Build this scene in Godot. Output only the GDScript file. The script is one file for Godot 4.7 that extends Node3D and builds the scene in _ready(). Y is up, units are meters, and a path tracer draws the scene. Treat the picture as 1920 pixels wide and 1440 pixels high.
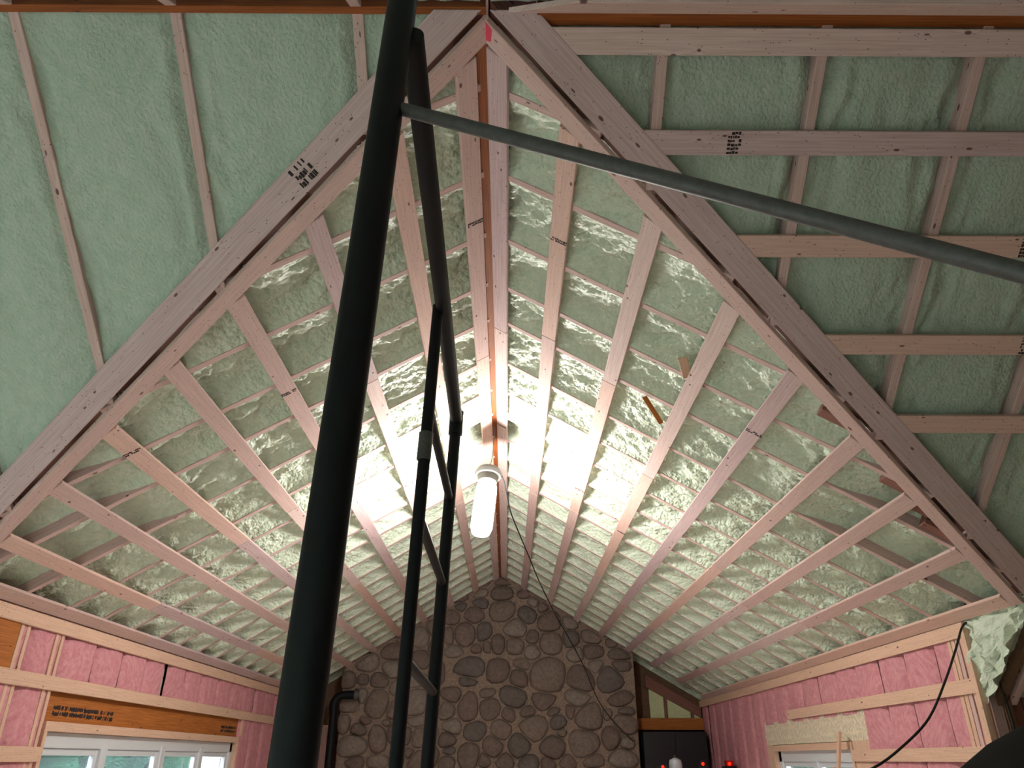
extends Node3D
# A gable-roofed wing opening off a main room, roofs bare with spray foam between rafters. World: y up, the wing runs towards -z.
# Planes are written as (distance from the wing's ridge line dx, distance zf in front of the eye), heights h above the eye.

const EYE := 1.75
const XR := -0.09        # x of the wing's ridge
const HR := 2.61         # ridge height above the eye
const Z0 := 1.945        # main ridge, in front of the eye
const SL := 0.583        # slope of the wing roof
const DL := 2.97         # half widths of the wing
const DR := 3.07
const KL := 0.73         # plan direction of the valleys
const KR := 0.79
const ZW := 5.07         # where the wing's walls begin
const ZC := 12.0         # face of the chimney
const ZG := 12.5         # gable wall
const ZB := -1.2         # wall behind the eye
const XE := 5.4          # end walls of the main room

var rng := RandomNumberGenerator.new()
var noise := FastNoiseLite.new()
var noise2 := FastNoiseLite.new()
var M := {}
var taken := {}

# ---------------------------------------------------------------- helpers
func w(x: float, h: float, zf: float) -> Vector3:
	return Vector3(x, EYE + h, -zf)

func numbered(called: String) -> String:
	if not taken.has(called):
		taken[called] = 0
		return called
	taken[called] += 1
	return "%s_%03d" % [called, taken[called]]

func thing(called: String, label: String, category: String, at := Vector3.ZERO, kind := "", group := "") -> Node3D:
	var o := Node3D.new()
	o.name = numbered(called)
	add_child(o)
	o.position = at
	o.set_meta("label", label)
	o.set_meta("category", category)
	if kind != "":
		o.set_meta("kind", kind)
	if group != "":
		o.set_meta("group", group)
	return o

func obj(called: String, mesh: Mesh, mat: Material, parent: Node) -> MeshInstance3D:
	var o := MeshInstance3D.new()
	o.name = called
	o.mesh = mesh
	o.material_override = mat
	o.cast_shadow = GeometryInstance3D.SHADOW_CASTING_SETTING_ON
	parent.add_child(o, true)
	if parent is Node3D and parent != self:
		var t: Vector3 = (parent as Node3D).position
		var up = parent.get_parent()
		if up != self and up is Node3D:
			t += up.position
		if t != Vector3.ZERO:
			o.position = -t      # meshes are written in world coordinates
	return o

func label(o: Node, text: String) -> void:
	o.set_meta("label", text)

func new_st() -> SurfaceTool:
	var st := SurfaceTool.new()
	st.begin(Mesh.PRIMITIVE_TRIANGLES)
	return st

func tri(st: SurfaceTool, a: Vector3, b: Vector3, c: Vector3, n: Vector3, ua := Vector2.ZERO, ub := Vector2.ZERO, uc := Vector2.ZERO) -> void:
	if (c - a).cross(b - a).dot(n) < 0.0:
		var t := b; b = c; c = t
		var tu := ub; ub = uc; uc = tu
	st.set_normal(n); st.set_uv(ua); st.add_vertex(a)
	st.set_normal(n); st.set_uv(ub); st.add_vertex(b)
	st.set_normal(n); st.set_uv(uc); st.add_vertex(c)

# a flat polygon pts extruded by n * t, chamfered round the far face; grain runs along "along"
func prism(st: SurfaceTool, pts: Array, n: Vector3, t: float, along: Vector3, ch := 0.0025) -> void:
	n = n.normalized()
	along = along.normalized()
	var across := n.cross(along).normalized()
	var off := Vector2(rng.randf() * 7.0, rng.randf() * 9.0)
	var k := pts.size()
	var mid := Vector3.ZERO
	for p in pts:
		mid += p / k
	var ring := []
	var top := []
	for i in k:
		var p: Vector3 = pts[i]
		var e1: Vector3 = (pts[(i + 1) % k] - p).normalized()
		var e0: Vector3 = (pts[(i + k - 1) % k] - p).normalized()
		var sn: float = maxf(e1.cross(e0).length(), 0.25)
		var c := minf(ch, t * 0.4)
		ring.append(p + n * (t - c))
		top.append(p + n * t + (e0 + e1) * (c / sn))
	var uvf := func(p: Vector3) -> Vector2: return Vector2(p.dot(across) + p.dot(n), p.dot(along)) + off
	var flat := PackedVector2Array()
	for p in pts:
		flat.append(Vector2(p.dot(across), p.dot(along)))
	var idx := Geometry2D.triangulate_polygon(flat)
	for q in range(0, idx.size(), 3):
		var a: int = idx[q]
		var b: int = idx[q + 1]
		var c2: int = idx[q + 2]
		tri(st, top[a], top[b], top[c2], n, uvf.call(top[a]), uvf.call(top[b]), uvf.call(top[c2]))
		tri(st, pts[a], pts[b], pts[c2], -n, uvf.call(pts[a]), uvf.call(pts[b]), uvf.call(pts[c2]))
	for i in k:
		var j := (i + 1) % k
		var e: Vector3 = pts[j] - pts[i]
		var sn2 := e.cross(n).normalized()
		if sn2.dot((pts[i] + pts[j]) * 0.5 - mid) < 0.0:
			sn2 = -sn2
		var q4 := [pts[i], pts[j], ring[j], ring[i]]
		tri(st, q4[0], q4[1], q4[2], sn2, uvf.call(q4[0]), uvf.call(q4[1]), uvf.call(q4[2]))
		tri(st, q4[0], q4[2], q4[3], sn2, uvf.call(q4[0]), uvf.call(q4[2]), uvf.call(q4[3]))
		var cn := (sn2 + n).normalized()
		var r4 := [ring[i], ring[j], top[j], top[i]]
		tri(st, r4[0], r4[1], r4[2], cn, uvf.call(r4[0]), uvf.call(r4[1]), uvf.call(r4[2]))
		tri(st, r4[0], r4[2], r4[3], cn, uvf.call(r4[0]), uvf.call(r4[2]), uvf.call(r4[3]))

func slab(pts: Array, n: Vector3, t: float, along: Vector3, ch := 0.0025) -> Mesh:
	var st := new_st()
	prism(st, pts, n, t, along, ch)
	return st.commit()

# axis-aligned box between two corners
func box(st: SurfaceTool, a: Vector3, b: Vector3, along := Vector3.UP, ch := 0.002) -> void:
	var lo := Vector3(minf(a.x, b.x), minf(a.y, b.y), minf(a.z, b.z))
	var hi := Vector3(maxf(a.x, b.x), maxf(a.y, b.y), maxf(a.z, b.z))
	var n := Vector3.RIGHT
	if absf(along.x) > 0.5:
		n = Vector3.UP
	if n == Vector3.RIGHT:
		prism(st, [lo, Vector3(lo.x, hi.y, lo.z), Vector3(lo.x, hi.y, hi.z), Vector3(lo.x, lo.y, hi.z)], n, hi.x - lo.x, along, ch)
	else:
		prism(st, [lo, Vector3(hi.x, lo.y, lo.z), Vector3(hi.x, lo.y, hi.z), Vector3(lo.x, lo.y, hi.z)], n, hi.y - lo.y, along, ch)

func boxm(a: Vector3, b: Vector3, along := Vector3.UP, ch := 0.002) -> Mesh:
	var st := new_st()
	box(st, a, b, along, ch)
	return st.commit()

# a stick of rectangular section between two points
func stick(a: Vector3, b: Vector3, side: Vector3, wide: float, thick: float) -> Mesh:
	var d := (b - a).normalized()
	var s := (side - d * side.dot(d)).normalized()
	var n := d.cross(s).normalized()
	var h := s * wide * 0.5
	var o := -n * thick * 0.5
	return slab([a - h + o, a + h + o, b + h + o, b - h + o], n, thick, d)

func tube(st: SurfaceTool, pts: Array, r: float, sides := 10, caps := true) -> void:
	var rings := []
	var prev := Vector3.ZERO
	for i in pts.size():
		var d: Vector3 = (pts[mini(i + 1, pts.size() - 1)] - pts[maxi(i - 1, 0)]).normalized()
		var s := prev - d * prev.dot(d) if prev != Vector3.ZERO else d.cross(Vector3(0.31, 0.17, 0.93))
		if s.length() < 0.01:
			s = d.cross(Vector3(0.9, 0.2, 0.1))
		s = s.normalized()
		prev = s
		var t := d.cross(s)
		var ring := []
		for k in sides:
			var a := TAU * k / sides
			ring.append([pts[i] + (s * cos(a) + t * sin(a)) * r, s * cos(a) + t * sin(a)])
		rings.append(ring)
	for i in range(pts.size() - 1):
		for k in sides:
			var k2 := (k + 1) % sides
			smooth_tri(st, rings[i][k], rings[i][k2], rings[i + 1][k2])
			smooth_tri(st, rings[i][k], rings[i + 1][k2], rings[i + 1][k])
	if caps:
		for e in [0, pts.size() - 1]:
			var d2: Vector3 = (pts[1] - pts[0]).normalized() * -1.0 if e == 0 else (pts[e] - pts[e - 1]).normalized()
			for k in sides:
				tri(st, pts[e], rings[e][k][0], rings[e][(k + 1) % sides][0], d2)

func smooth_tri(st: SurfaceTool, a: Array, b: Array, c: Array) -> void:
	var n: Vector3 = a[1] + b[1] + c[1]
	var q := [a, b, c]
	if (c[0] - a[0]).cross(b[0] - a[0]).dot(n) < 0.0:
		q = [a, c, b]
	for p in q:
		st.set_normal(p[1])
		st.set_uv(Vector2.ZERO)
		st.add_vertex(p[0])

func tubem(pts: Array, r: float, sides := 12) -> Mesh:
	var st := new_st()
	tube(st, pts, r, sides)
	return st.commit()

func curve(pts: Array, steps := 6) -> Array:
	var c := []
	var n := pts.size()
	for i in range(n - 1):
		for k in steps:
			c.append((pts[i] as Vector3).cubic_interpolate(pts[i + 1], pts[maxi(i - 1, 0)], pts[mini(i + 2, n - 1)], float(k) / steps))
	c.append(pts[n - 1])
	return c

# turned shape round an axis: profile of (radius, distance along the axis)
func lathe(st: SurfaceTool, at: Vector3, axis: Vector3, profile: Array, sides := 24) -> void:
	axis = axis.normalized()
	var s := axis.cross(Vector3(0.3, 0.1, 0.9)).normalized()
	var t := axis.cross(s)
	for i in range(profile.size() - 1):
		var p0: Vector2 = profile[i]
		var p1: Vector2 = profile[i + 1]
		var nn := Vector2(p1.y - p0.y, -(p1.x - p0.x)).normalized()
		for k in sides:
			var v := []
			for e in [[p0, k], [p0, k + 1], [p1, k + 1], [p1, k]]:
				var a: float = TAU * e[1] / sides
				var r := s * cos(a) + t * sin(a)
				v.append([at + r * e[0].x + axis * e[0].y, (r * nn.x + axis * nn.y).normalized()])
			smooth_tri(st, v[0], v[1], v[2])
			smooth_tri(st, v[0], v[2], v[3])

# ---------------------------------------------------------------- the four roof planes
# side -1 / +1; off is measured into the room from the rafters' faces
func wing_n(side: int) -> Vector3:
	return Vector3(-side * SL, -1.0, 0.0).normalized()

func wing(side: int, dx: float, zf: float, off := 0.0) -> Vector3:
	return w(XR + side * dx, HR - SL * dx, zf) + wing_n(side) * off

func kk(side: int) -> float:
	return KR if side > 0 else KL

func dd(side: int) -> float:
	return DR if side > 0 else DL

func mslope(side: int) -> float:
	return SL / kk(side)

func main_n(side: int, far := true) -> Vector3:
	var m := mslope(side)
	return Vector3(0, -1.0, m if far else -m).normalized()

func mainp(side: int, dx: float, zf: float, off := 0.0) -> Vector3:
	return w(XR + side * dx, HR - mslope(side) * (zf - Z0), zf) + main_n(side) * off

func nearp(side: int, dx: float, zf: float, off := 0.0) -> Vector3:
	return w(XR + side * dx, HR - mslope(side) * (Z0 - zf), zf) + main_n(side, false) * off

# one bay of spray foam: pos(a, b, off) on a grid a0..a1, b0..b1; keep(a, b) says where foam is; depth(a, b) how far back it lies
func foam(pos: Callable, a0: float, a1: float, b0: float, b1: float, ca: float, cb: float, keep: Callable, depth: Callable) -> Mesh:
	var na := maxi(2, int(ceil((a1 - a0) / ca)))
	var nb := maxi(2, int(ceil((b1 - b0) / cb)))
	var vs := PackedVector3Array()
	var uvs := PackedVector2Array()
	var uo := Vector2(rng.randf() * 5.0, rng.randf() * 5.0)
	var ok := PackedByteArray()
	for i in na + 1:
		var a := lerpf(a0, a1, float(i) / na)
		for j in nb + 1:
			var b := lerpf(b0, b1, float(j) / nb)
			vs.append(pos.call(a, b, -depth.call(a, b)))
			uvs.append(Vector2(a, b) + uo)
			ok.append(1 if keep.call(a, b) else 0)
	var ns := PackedVector3Array()
	ns.resize(vs.size())
	var ref: Vector3 = pos.call(a0, b0, 1.0) - pos.call(a0, b0, 0.0)
	var row := nb + 1
	for i in na + 1:
		for j in nb + 1:
			var du := vs[mini(i + 1, na) * row + j] - vs[maxi(i - 1, 0) * row + j]
			var dv := vs[i * row + mini(j + 1, nb)] - vs[i * row + maxi(j - 1, 0)]
			var n := du.cross(dv).normalized()
			ns[i * row + j] = n if n.dot(ref) > 0.0 else -n
	var ix := PackedInt32Array()
	var flip := (vs[row] - vs[0]).cross(vs[1] - vs[0]).dot(ref) < 0.0
	for i in na:
		for j in nb:
			var p := i * row + j
			if ok[p] + ok[p + 1] + ok[p + row] + ok[p + row + 1] < 4:
				continue
			if flip:
				ix.append_array([p, p + row, p + 1, p + 1, p + row, p + row + 1])
			else:
				ix.append_array([p, p + 1, p + row, p + 1, p + row + 1, p + row])
	if ix.is_empty():
		return null
	var arr := []
	arr.resize(Mesh.ARRAY_MAX)
	arr[Mesh.ARRAY_VERTEX] = vs
	arr[Mesh.ARRAY_NORMAL] = ns
	arr[Mesh.ARRAY_TEX_UV] = uvs
	arr[Mesh.ARRAY_INDEX] = ix
	var m := ArrayMesh.new()
	m.add_surface_from_arrays(Mesh.PRIMITIVE_TRIANGLES, arr)
	return m

# ---------------------------------------------------------------- materials
func picture(wd: int, ht: int, f: Callable) -> ImageTexture:
	var data := PackedByteArray()
	data.resize(wd * ht * 3)
	var p := 0
	for y in ht:
		for x in wd:
			var c: Color = f.call(x, y)
			data[p] = clampi(int(c.r * 255.0), 0, 255)
			data[p + 1] = clampi(int(c.g * 255.0), 0, 255)
			data[p + 2] = clampi(int(c.b * 255.0), 0, 255)
			p += 3
	return ImageTexture.create_from_image(Image.create_from_data(wd, ht, false, Image.FORMAT_RGB8, data))

func bumps(size: int, freq: float, strength: float, seed_: int, kind := FastNoiseLite.TYPE_SIMPLEX_SMOOTH, oct := 3, invert := false) -> ImageTexture:
	var n := FastNoiseLite.new()
	n.seed = seed_
	n.noise_type = kind
	n.frequency = freq
	n.fractal_octaves = oct
	var im := n.get_seamless_image(size, size, invert)
	im.convert(Image.FORMAT_RGBA8)
	im.bump_map_to_normal_map(strength)
	return ImageTexture.create_from_image(im)

func wood_picture(seed_: int, base: Color, dark: Color, knot: Color, knots: int, specks: int) -> ImageTexture:
	var n := FastNoiseLite.new()
	n.seed = seed_
	n.frequency = 1.0
	n.fractal_octaves = 3
	var r := RandomNumberGenerator.new()
	r.seed = seed_
	var wd := 256
	var ht := 1024
	var kn := []
	for i in knots:
		kn.append([r.randf() * wd, r.randf() * ht, r.randf_range(3.0, 7.0), r.randf_range(4.0, 9.0)])
	var sp := {}
	for i in specks:
		var x0 := r.randi_range(4, wd - 5)
		var y0 := r.randi_range(4, ht - 5)
		for dx in range(-1, 2):
			for dy in range(-1, 2):
				if absi(dx) + absi(dy) < 2 or r.randf() < 0.4:
					sp[Vector2i(x0 + dx, y0 + dy)] = 1
	var data := PackedByteArray()
	data.resize(wd * ht * 3)
	var p := 0
	for y in ht:
		var near := []
		for k in kn:
			if absf(k[1] - y) < k[3] * 6.0:
				near.append(k)
		for x in wd:
			var bend := 0.0
			var kd := 0.0
			for k in near:
				var ex: float = (x - k[0]) / k[2]
				var ey: float = (y - k[1]) / k[3]
				var q := ex * ex + ey * ey
				kd = maxf(kd, clampf(1.5 - q, 0.0, 1.0))
				bend += 2.5 * exp(-q * 0.12) * signf(ex)
			var g := n.get_noise_2d((x + bend * 6.0) * 0.085, y * 0.0035)
			var f := n.get_noise_2d(x * 0.45 + 90.0, y * 0.012)
			var t := clampf(0.42 + 0.75 * g + 0.35 * f, 0.0, 1.0)
			var c := base.lerp(dark, t)
			c = c.lerp(knot, kd * 0.85)
			if sp.has(Vector2i(x, y)):
				c = c.lerp(Color(0.13, 0.09, 0.1), 0.75)
			data[p] = clampi(int(c.r * 255.0), 0, 255)
			data[p + 1] = clampi(int(c.g * 255.0), 0, 255)
			data[p + 2] = clampi(int(c.b * 255.0), 0, 255)
			p += 3
	return ImageTexture.create_from_image(Image.create_from_data(wd, ht, false, Image.FORMAT_RGB8, data))

func mat(color: Color, rough := 0.8, tex: Texture2D = null, metallic := 0.0) -> StandardMaterial3D:
	var m := StandardMaterial3D.new()
	m.albedo_color = color
	m.roughness = rough
	m.metallic = metallic
	if tex:
		m.albedo_texture = tex
	return m

func wood(color: Color, tex: Texture2D) -> StandardMaterial3D:
	var m := mat(color, 0.78, tex)
	m.uv1_scale = Vector3(4.0, 0.55, 1.0)
	return m

func tri_mat(color: Color, rough: float, tex: Texture2D, scale: float, nrm: Texture2D = null, nscale := 1.0) -> StandardMaterial3D:
	var m := mat(color, rough, tex)
	m.uv1_triplanar = true
	m.uv1_world_triplanar = true
	m.uv1_scale = Vector3.ONE * scale
	if nrm:
		m.normal_enabled = true
		m.normal_texture = nrm
		m.normal_scale = nscale
	return m

func uv_mat(color: Color, rough: float, tex: Texture2D, scale: float, nrm: Texture2D = null, nscale := 1.0) -> StandardMaterial3D:
	var m := mat(color, rough, tex)
	m.uv1_scale = Vector3(scale, scale, 1.0)
	if nrm:
		m.normal_enabled = true
		m.normal_texture = nrm
		m.normal_scale = nscale
	return m

func build_materials() -> void:
	noise.seed = 11
	noise.frequency = 1.0
	noise.fractal_octaves = 2
	noise2.seed = 5
	noise2.frequency = 1.0
	noise2.fractal_octaves = 3
	var pine := wood_picture(3, Color(0.865, 0.77, 0.755), Color(0.775, 0.665, 0.65), Color(0.36, 0.25, 0.24), 9, 150)
	var pine2 := wood_picture(8, Color(0.865, 0.755, 0.735), Color(0.79, 0.68, 0.66), Color(0.40, 0.28, 0.26), 6, 220)
	M.strap = [wood(Color(1, 1, 1), pine), wood(Color(0.95, 0.93, 0.93), pine2), wood(Color(1.0, 0.96, 0.93), pine2), wood(Color(0.93, 0.92, 0.95), pine)]
	M.tan = wood(Color(1.0, 0.95, 0.86), pine2)
	M.rafter = wood(Color(0.95, 0.92, 0.92), pine)
	M.old = wood(Color(0.62, 0.47, 0.42), pine)
	var lv := wood_picture(21, Color(0.72, 0.43, 0.17), Color(0.56, 0.31, 0.11), Color(0.25, 0.12, 0.05), 5, 0)
	M.lvl = wood(Color(1, 1, 1), lv)
	M.ridge = wood(Color(0.85, 0.78, 0.8), lv)
	# foam: blotches of cream and green
	var fcol := func(x: int, y: int) -> Color:
		var a := TAU * x / 256.0
		var b := TAU * y / 256.0
		var n1 := noise2.get_noise_3d(cos(a) * 1.6 + 4.0, sin(a) * 1.6 + cos(b) * 1.6, sin(b) * 1.6)
		var n2 := noise.get_noise_3d(cos(a) * 9.0, sin(a) * 9.0 + cos(b) * 9.0, sin(b) * 9.0 + 7.0)
		return Color(0.785, 0.84, 0.765).lerp(Color(0.845, 0.875, 0.81), clampf(0.5 + 0.9 * n1 + 0.5 * n2, 0.0, 1.0))
	var ftex := picture(256, 256, fcol)
	var fn := bumps(512, 0.032, 9.0, 4, FastNoiseLite.TYPE_CELLULAR, 2, true)
	var fn2 := bumps(512, 0.06, 10.0, 14, FastNoiseLite.TYPE_SIMPLEX_SMOOTH, 3)
	M.foam = uv_mat(Color(1, 1, 1), 0.5, ftex, 2.0, fn, 1.15)
	M.foam_smooth = uv_mat(Color(0.83, 0.855, 0.865), 0.8, ftex, 1.5, fn2, 0.35)
	M.foam_cream = uv_mat(Color(1.0, 0.97, 0.83), 0.75, ftex, 1.2, fn, 0.4)
	# pink glass wool
	var pcol := func(x: int, y: int) -> Color:
		var a := TAU * x / 256.0
		var b := TAU * y / 256.0
		var n1 := noise2.get_noise_3d(cos(a) * 2.2, sin(a) * 2.2 + cos(b) * 2.2, sin(b) * 2.2)
		var n2 := noise.get_noise_3d(cos(a) * 14.0, sin(a) * 14.0 + cos(b) * 14.0, sin(b) * 14.0)
		return Color(0.74, 0.45, 0.50).lerp(Color(0.85, 0.63, 0.66), clampf(0.5 + 0.5 * n1 + 0.3 * n2, 0.0, 1.0))
	M.pink = uv_mat(Color(1, 1, 1), 0.9, picture(256, 256, pcol), 1.3, bumps(256, 0.06, 6.0, 9), 0.2)
	M.pink_edge = mat(Color(0.86, 0.74, 0.68), 0.85)
	# stone
	var scol := func(x: int, y: int) -> Color:
		var a := TAU * x / 256.0
		var b := TAU * y / 256.0
		var n1 := noise2.get_noise_3d(cos(a) * 2.6, sin(a) * 2.6 + cos(b) * 2.6, sin(b) * 2.6)
		var n2 := noise.get_noise_3d(cos(a) * 12.0, sin(a) * 12.0 + cos(b) * 12.0, sin(b) * 12.0)
		var v := 0.9 + 0.16 * n1 + 0.1 * n2
		return Color(v, v * 0.985, v * 0.97)
	var stex := picture(256, 256, scol)
	var sn := bumps(256, 0.05, 8.0, 31)
	M.stone = []
	for c in [Color(0.49, 0.43, 0.405), Color(0.52, 0.445, 0.42), Color(0.46, 0.42, 0.41), Color(0.54, 0.475, 0.44), Color(0.50, 0.43, 0.40), Color(0.58, 0.53, 0.50)]:
		M.stone.append(tri_mat(c, 0.8, stex, 1.1, sn, 0.3))
	M.mortar = tri_mat(Color(0.64, 0.555, 0.505), 0.95, stex, 1.6, sn, 0.4)
	M.ply = tri_mat(Color(0.86, 0.79, 0.70), 0.8, picture(256, 256, func(x: int, y: int) -> Color:
		var n1 := noise2.get_noise_3d(cos(TAU * x / 256.0) * 1.5, sin(TAU * x / 256.0) * 1.5 + cos(TAU * y / 256.0) * 6.0, sin(TAU * y / 256.0) * 6.0)
		return Color(0.92, 0.90, 0.87) * (1.0 + 0.2 * n1)), 0.8)
	M.osb = tri_mat(Color(0.93, 0.88, 0.80), 0.9, stex, 1.8)
	M.sheath = tri_mat(Color(0.47, 0.35, 0.27), 0.9, stex, 1.4)
	M.black = mat(Color(0.06, 0.065, 0.085), 0.5)
	M.black.metallic_specular = 0.3
	M.grey_steel = tri_mat(Color(0.35, 0.35, 0.36), 0.5, stex, 3.0)
	M.grey_steel.metallic = 0.25
	M.cord = mat(Color(0.06, 0.055, 0.055), 0.5)
	M.white = mat(Color(0.84, 0.85, 0.88), 0.35)
	M.grey = mat(Color(0.36, 0.35, 0.34), 0.5)
	M.ink = mat(Color(0.17, 0.13, 0.14), 0.9)
	M.pink_paint = mat(Color(0.85, 0.25, 0.36), 0.8)
	M.tarp = mat(Color(0.05, 0.055, 0.05), 0.9)
	M.tarp.metallic_specular = 0.2
	M.grey_steel.metallic_specular = 0.4
	M.char = mat(Color(0.11, 0.11, 0.135), 0.4)
	M.red = mat(Color(0.7, 0.07, 0.05), 0.4)
	var g := mat(Color(0.85, 0.92, 0.95, 0.12), 0.03)
	g.transparency = BaseMaterial3D.TRANSPARENCY_ALPHA
	M.glass = g
	M.bark = tri_mat(Color(0.30, 0.25, 0.22), 0.95, stex, 2.0)
	M.leaf = []
	for c in [Color(0.09, 0.36, 0.24), Color(0.13, 0.42, 0.25), Color(0.07, 0.31, 0.27)]:
		M.leaf.append(tri_mat(c, 0.7, stex, 1.5, sn, 1.0))
	M.grass = tri_mat(Color(0.24, 0.36, 0.17), 0.95, stex, 0.6)

# ---------------------------------------------------------------- roofs
func zw(side: int) -> float:
	return ZW if side > 0 else 4.15

func valley(side: int, dx: float) -> float:
	return Z0 + kk(side) * dx

func strap_mat() -> Material:
	return M.strap[rng.randi() % 4]

# small printed bars, as of a mill stamp too worn to read
func stamp(parent: Node, at: Vector3, along: Vector3, n: Vector3, wide: float, tall: float, rows: int) -> void:
	var st := new_st()
	along = along.normalized()
	n = n.normalized()
	var up := n.cross(along)
	for r in rows:
		var x := -wide * 0.5
		while x < wide * 0.5:
			var l := rng.randf_range(0.005, 0.014)
			if rng.randf() < 0.86:
				var y := (r + 0.5) / rows * tall - tall * 0.5
				var hh := tall / rows * rng.randf_range(0.26, 0.42)
				var c := at + along * x + up * (y + rng.randf_range(-0.1, 0.1) * tall / rows)
				prism(st, [c - up * hh, c + along * l - up * hh, c + along * l + up * hh, c + up * hh], n, 0.0006, along, 0.0)
			x += l + rng.randf_range(0.001, 0.003)
	obj("ink_stamp", st.commit(), M.ink, parent)

func build_wing(side: int, rafters: Array, straps: Array, node: Node3D) -> void:
	var n := wing_n(side)
	var d := dd(side)
	var k := kk(side)
	# deck above the rafters
	obj("roof_deck", slab([wing(side, -0.12, Z0, -0.21), wing(side, d + 0.35, valley(side, d + 0.35), -0.21), wing(side, d + 0.35, ZG + 0.25, -0.21), wing(side, -0.12, ZG + 0.25, -0.21)], -n, 0.05, Vector3.FORWARD), M.sheath, node)
	for z in rafters:
		var reach := minf(d, (z - Z0) / k)
		if reach < 0.2:
			continue
		obj("rafter", slab([wing(side, 0.02, z - 0.021, -0.2), wing(side, reach, z - 0.021, -0.2), wing(side, reach, z + 0.021, -0.2), wing(side, 0.02, z + 0.021, -0.2)], n, 0.2, wing(side, 1, z) - wing(side, 0, z)), M.rafter, node)
	# foam in each bay
	var edges := rafters.duplicate()
	edges.push_front(Z0)
	edges.append(ZG)
	var seed_off := 40.0 * side
	for i in range(edges.size() - 1):
		var za: float = edges[i] + (0.021 if i > 0 else 0.0)
		var zb: float = edges[i + 1] - 0.021
		var lumpy := rng.randf_range(0.8, 1.25)
		var back := rng.randf_range(0.054, 0.084)
		var cell := 0.016 if za < 6.5 else (0.022 if za < 9.0 else 0.032)
		var pos := func(a: float, b: float, off: float) -> Vector3: return wing(side, a, b, off)
		var keep := func(a: float, b: float) -> bool: return b > valley(side, a) + 0.03
		var depth := func(a: float, b: float) -> float:
			var n1 := noise.get_noise_3d(a * 2.3, b * 4.2, seed_off)
			var n2 := noise.get_noise_3d(a * 8.0 + 30.0, b * 13.0, seed_off)
			var n3 := absf(noise2.get_noise_3d(a * 17.0, b * 24.0 + 50.0, seed_off))
			# each bay is a trough, its foam drawn up against the rafters' sides
			var t := clampf((b - za) / (zb - za), 0.0, 1.0)
			t = clampf(t + 0.16 * noise.get_noise_3d(a * 3.0, b * 1.5 + 80.0, seed_off) * 4.0 * t * (1.0 - t), 0.0, 1.0)
			var arch := pow(maxf(0.0, 4.0 * t * (1.0 - t)), 0.8)
			var g := 0.004 + back * arch * (1.0 - 0.6 * n1) - lumpy * 0.03 * n2 * (0.2 + 0.8 * arch) + 0.03 * n3 * (0.15 + arch)
			# thin coat low down beside the valleys, where the rafters' sides show
			g += 0.06 * smoothstep(1.95, 2.3, a) * smoothstep(5.25, 4.95, b)
			return clampf(g, 0.002, 0.17)
		var m := foam(pos, 0.0, d, za, zb, cell * 1.25, cell, keep, depth)
		if m:
			obj("spray_foam", m, M.foam, node)
	# straps across the rafters, each of boards end to end
	var sw := 0.042
	for dx in straps:
		var start: float = valley(side, dx) + 0.13
		var cuts := [start]
		var z: float = start + rng.randf_range(1.4, 3.2)
		while z < ZC - 1.0:
			cuts.append(z)
			z += rng.randf_range(2.6, 3.7)
		cuts.append(ZC + 0.03)
		for i in range(cuts.size() - 1):
			var a: float = cuts[i] + (0.002 if i > 0 else 0.0)
			var b: float = cuts[i + 1] - 0.002
			var sk: float = k * sw * 0.5 if i == 0 else 0.0
			var bow := rng.randf_range(-0.004, 0.004)
			obj("strap", slab([wing(side, dx - sw, a - sk, 0.0), wing(side, dx + sw, a + sk, 0.0), wing(side, dx + sw + bow, b, 0.0), wing(side, dx - sw + bow, b, 0.0)], n, 0.02, Vector3.FORWARD), strap_mat(), node)
	obj("valley_shade_filler", slab([wing(side, 0.0, Z0 - 0.02, -0.2), wing(side, d, valley(side, d) - 0.02, -0.2), wing(side, d, valley(side, d) + 0.05, -0.2), wing(side, 0.0, Z0 + 0.05, -0.2)], n, 0.17, wing(side, d, valley(side, d)) - wing(side, 0, Z0)), M.old, node)  # dark filler added behind the gap, standing in for the shadow line between valley boards
	# board along the valley
	var wv := 0.125
	obj("valley_board", slab([wing(side, 0.0, Z0 + 0.015, 0.0), wing(side, d, valley(side, d) + 0.015, 0.0), wing(side, d, valley(side, d) + wv, 0.0), wing(side, 0.0, Z0 + wv, 0.0)], n, 0.022, wing(side, d, valley(side, d)) - wing(side, 0, Z0)), M.strap[1], node)

func valley_main(side: int, dx: float) -> float:
	return valley(side, dx) if dx < dd(side) else 99.0

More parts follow.
